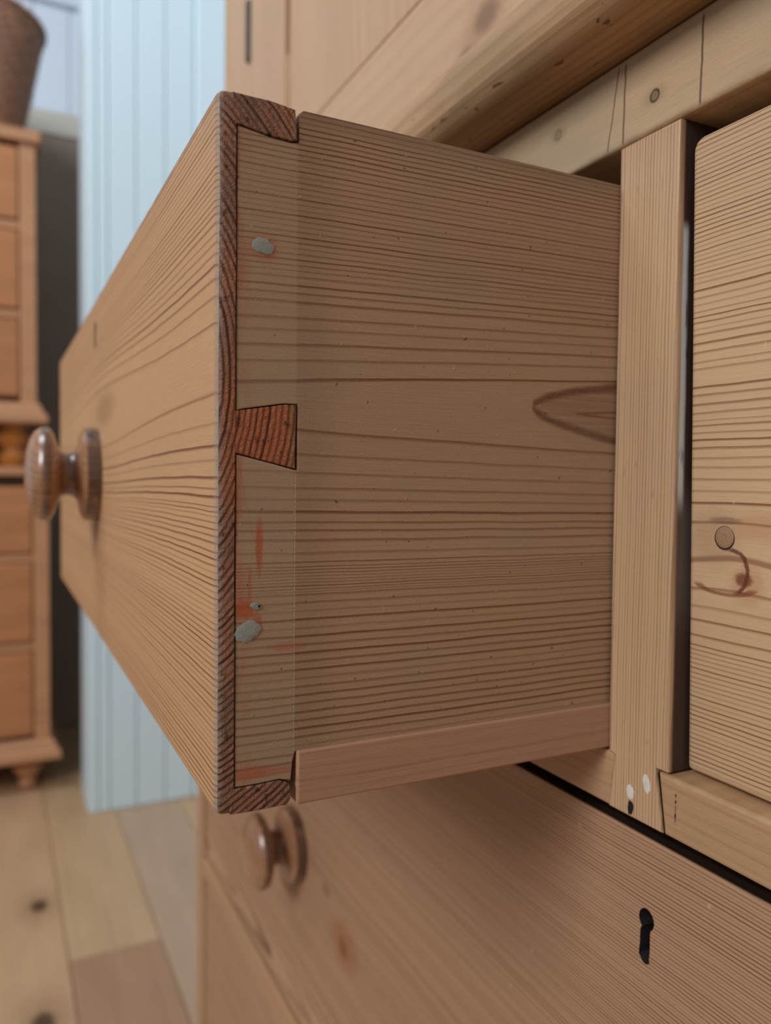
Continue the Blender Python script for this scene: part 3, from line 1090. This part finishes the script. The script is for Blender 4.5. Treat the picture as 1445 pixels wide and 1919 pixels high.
for sgn in (0, 1):
    def mx(x0, x1):
        return (x0, x1) if sgn == 0 else (2 * 0.0136 - x1, 2 * 0.0136 - x0)
    xp0, xp1 = -0.4160, -0.0800
    a_, b_ = mx(xp0 + 0.0035, xp1 - 0.0035)
    door = cpart(ZB(a_, b_, DY + 0.0045, DY + 0.0130, 0.2715, CT - 0.090, 0.001, 2), 'door', M_cpan, None,
                 'left panelled cupboard door' if sgn == 0 else 'right panelled cupboard door')
    a_, b_ = mx(xp0 - 0.02, xp1 + 0.02)
    cpart(ZB(a_, b_, DY + 0.0132, DY + 0.0165, 0.25, CT - 0.07, 0.0003, 1), 'backing_panel', M_cpan, door)
    a_, b_ = mx(HX + 0.0008, xp0)
    bm = ZB(a_, b_, DY + 0.0004, DY + 0.0130, 0.1945, CT - 0.004, 0.0022, 3)
    cpart(bm, 'stile', M_cst, door)
    a_, b_ = mx(xp1, 0.0128)
    cpart(ZB(a_, b_, DY + 0.0004, DY + 0.0130, 0.1945, CT - 0.004, 0.0022, 3), 'stile', M_cst, door)
    a_, b_ = mx(xp0 + 0.0002, xp1 - 0.0002)
    cpart(ZB(a_, b_, DY + 0.0004, DY + 0.0130, 0.1945, 0.2672, 0.0034, 3), 'rail', M_crail, door)
    cpart(ZB(a_, b_, DY + 0.0004, DY + 0.0130, CT - 0.086, CT - 0.004, 0.0030, 3), 'rail', M_crail, door)
    a_, b_ = mx(xp0 + 0.0001, xp0 + 0.0036)
    cpart(ZB(a_, b_, DY + 0.0030, DY + 0.0128, 0.2673, 0.345, 0.0004, 1), 'stop_chamfer', M_cst, door)
    for hz in (0.384, 0.95):
        hx = HX if sgn == 0 else 2 * 0.0136 - HX
        bm = lathe([(0.0036, 0.0), (0.0040, 0.002), (0.0040, 0.052), (0.0036, 0.054)], 20, 'z', (hx, DY + 0.0006, ZC + hz))
        cpart(bm, 'hinge', M_iron, door)

# ------------------------------------------------------------------ the far chests, basket and dark panel
FX = -1.865                                     # front plane of the far chests
M_far = wood('far pine', lin(198, 144, 104), lin(160, 106, 68), axes='yzx', pith=(0.2, 0.25), ring=0.006, warp=0.012, wl=3.0, contrast=0.55, seed=71.0, blotch=0.2, zc=0.0)
M_far2 = wood('far pine drawer', lin(190, 128, 84), lin(150, 92, 54), axes='yzx', pith=(0.1, 0.1), ring=0.006, warp=0.014, wl=3.0, contrast=0.55, seed=75.0, blotch=0.25, zc=0.0)
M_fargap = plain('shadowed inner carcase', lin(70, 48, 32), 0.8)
M_turn = wood('turned amber pine', lin(190, 120, 56), lin(140, 80, 34), axes='zxy', pith=(0.02, 0.02), ring=0.004, contrast=0.5, rough=0.3, zc=0.0, spec=0.5)
KN2 = [(r, -d) for r, d in KNOB]


def far_chest(name, label, x, yr, width, depth, z0, z1, foot, rows_, top_t, over, grp, footprof):
    """front faces +x; right end at y = yr"""
    root = thing(name, label, 'chest', (x - depth / 2, yr - width / 2, z0), grp)
    og = (x - depth / 2, yr - width / 2, z0)

    def add(bm, nm, mat, par=None):
        return finish(bm, nm, mat, par or root, og)
    zb = z0 + foot
    yl = yr - width
    add(box_bm(x - depth, x - 0.004, yr - 0.018, yr, zb + 0.05, z1 - top_t, 0.002), 'side_panel', M_far)
    add(box_bm(x - depth, x - 0.004, yl, yl + 0.018, zb + 0.05, z1 - top_t, 0.002), 'side_panel', M_far)
    add(box_bm(x - depth, x - depth + 0.01, yl + 0.0185, yr - 0.0185, zb + 0.05, z1 - top_t, 0.001), 'back_panel', M_far)
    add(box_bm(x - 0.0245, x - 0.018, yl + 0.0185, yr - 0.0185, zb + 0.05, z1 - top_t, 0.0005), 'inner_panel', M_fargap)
    for a, b in ((yr - 0.036, yr + 0.0005), (yl - 0.0005, yl + 0.036)):
        add(box_bm(x - 0.0175, x, a, b, zb + 0.05, z1 - top_t, 0.003, 2), 'stile', M_far)
    add(box_bm(x - depth - 0.005, x + over, yl - over, yr + over, z1 - top_t, z1, 0.005, 3), 'top_panel', M_far)
    # base moulding
    pr = [(0.0, 0.05), (0.004, 0.048), (0.010, 0.040), (0.012, 0.030), (0.022, 0.020), (0.024, 0.006), (0.022, 0.0)]
    bmm = bmesh.new()
    ringsv = []
    for o_, h_ in pr:
        ringsv.append([bmm.verts.new(q) for q in ((x + o_, yl - o_, zb + h_), (x + o_, yr + o_, zb + h_), (x - depth, yr + o_, zb + h_), (x - depth, yl - o_, zb + h_))])
    for r0, r1 in zip(ringsv, ringsv[1:]):
        for i in range(4):
            bmm.faces.new((r0[i], r0[(i + 1) % 4], r1[(i + 1) % 4], r1[i]))
    bmm.faces.new(ringsv[0])
    bmm.faces.new(ringsv[-1])
    add(bmm, 'base_moulding', M_far)
    for k, (za, zb_) in enumerate(rows_):
        d = add(box_bm(x - 0.0172, x + 0.004, yl + 0.038, yr - 0.038, za + 0.003, zb_ - 0.003, 0.005, 3), 'drawer', M_far2)
        for ky in (yl + width * 0.25, yl + width * 0.75):
            kb = lathe([(r * 0.8, x + 0.0035 + dd * 0.9) for r, dd in KN2], 24, 'x', (0, ky, (za + zb_) / 2))
            add(kb, 'knob', M_far, d)
        if k < len(rows_) - 1:
            add(box_bm(x - 0.0172, x - 0.001, yl + 0.0362, yr - 0.0362, rows_[k + 1][1], za, 0.002, 1), 'drawer_rail', M_far)
    for fx in (x - 0.05, x - depth + 0.06):
        for fy in (yr - 0.05, yl + 0.05):
            add(lathe([(r, zz * foot) for r, zz in footprof], 28, 'z', (fx, fy, z0)), 'foot', M_turn if z0 > 0.5 else M_far)
    return root


FOOT1 = [(0.014, 0.0), (0.020, 0.05), (0.022, 0.15), (0.017, 0.25), (0.016, 0.30), (0.026, 0.42), (0.034, 0.58), (0.036, 0.70), (0.030, 0.82), (0.024, 0.88), (0.034, 0.92), (0.036, 1.0)]
FOOT2 = [(0.026, 0.0), (0.034, 0.10), (0.036, 0.25), (0.026, 0.36), (0.024, 0.42), (0.036, 0.55), (0.038, 0.70), (0.026, 0.85), (0.030, 1.0)]
far_chest('chest_of_drawers', 'far pine chest on turned feet standing on the floor, under a smaller chest', FX, -0.073, 0.95, 0.44, 0.0, 0.800, 0.085,
          [(0.590, 0.755), (0.372, 0.570), (0.142, 0.352)], 0.022, 0.004, 'stacked pine chests at the far end', FOOT1)
far_chest('small_chest_of_drawers', 'smaller pine chest on amber bun feet standing on top of the far chest', FX - 0.01, -0.098, 0.86, 0.38, 0.8005, 1.600, 0.105,
          [(1.385, 1.560), (1.175, 1.365), (0.965, 1.155)], 0.030, 0.012, 'stacked pine chests at the far end', FOOT2)

# wicker basket
M_wick = wood('brown wicker', lin(186, 136, 106), lin(84, 50, 36), axes='zxy', pith=(0.3, 0.3), ring=0.0075, contrast=1.0, rough=0.6, zc=0.0, seed=81.0)
BC = Vector((FX - 0.175, -0.245, 1.6005))
bk = thing('basket', 'brown wicker basket flaring upwards on top of the smaller far chest', 'basket', tuple(BC))
bm = bmesh.new()
rows_n, seg = 60, 96
HB = 0.300


def rad(t):
    return 0.112 + 0.066 * t ** 0.85


rings = []
for j in range(rows_n + 1):
    t = j / rows_n
    ring = []
    for i in range(seg):
        a = 2 * math.pi * i / seg
        wv = 0.0042 * math.cos(i * math.pi / 2 + (j // 2) * math.pi) * (j % 2) - 0.0025 * (1 - j % 2)
        r = rad(t) + wv
        ring.append(bm.verts.new((r * math.cos(a), r * math.sin(a), t * HB)))
    rings.append(ring)
inner = [bm.verts.new(((rad(1) - 0.012) * math.cos(2 * math.pi * i / seg), (rad(1) - 0.012) * math.sin(2 * math.pi * i / seg), HB)) for i in range(seg)]
rings.append(inner)
rings.append([bm.verts.new(((rad(0) - 0.012) * math.cos(2 * math.pi * i / seg), (rad(0) - 0.012) * math.sin(2 * math.pi * i / seg), 0.012)) for i in range(seg)])
for a, b in zip(rings, rings[1:]):
    for i in range(seg):
        bm.faces.new((a[i], a[(i + 1) % seg], b[(i + 1) % seg], b[i]))
bm.faces.new(rings[0])
bm.faces.new(rings[-1])
finish(bm, 'body', M_wick, bk, angle=80)
bm = bmesh.new()
nr, ns = 144, 8
rv = []
for i in range(nr):
    a = 2 * math.pi * i / nr
    ring = []
    for j in range(ns):
        b = 2 * math.pi * j / ns
        q = 0.0085 + 0.0016 * math.sin(a * 36 + b)
        r = rad(1) - 0.003 + q * math.cos(b)
        ring.append(bm.verts.new((r * math.cos(a), r * math.sin(a), HB + 0.002 + q * math.sin(b))))
    rv.append(ring)
for i in range(nr):
    for j in range(ns):
        bm.faces.new((rv[i][j], rv[(i + 1) % nr][j], rv[(i + 1) % nr][(j + 1) % ns], rv[i][(j + 1) % ns]))
finish(bm, 'rim', M_wick, bk)

# dark tall panel in the gap behind the far chests
RP = (-2.40, -0.25, 0.0)
dp = thing('dark_panel', 'tall dark grey panel in the gap behind the far chests and the pale blue pier', 'panel', RP)
finish(box_bm(-2.42, -2.38, -0.70, 0.20, 0.0005, 1.80, 0.003), 'board', M_dark, dp, RP)
finish(box_bm(-2.425, -2.375, -0.705, 0.205, 1.8005, 1.87, 0.003), 'cap_rail', M_beige, dp, RP)
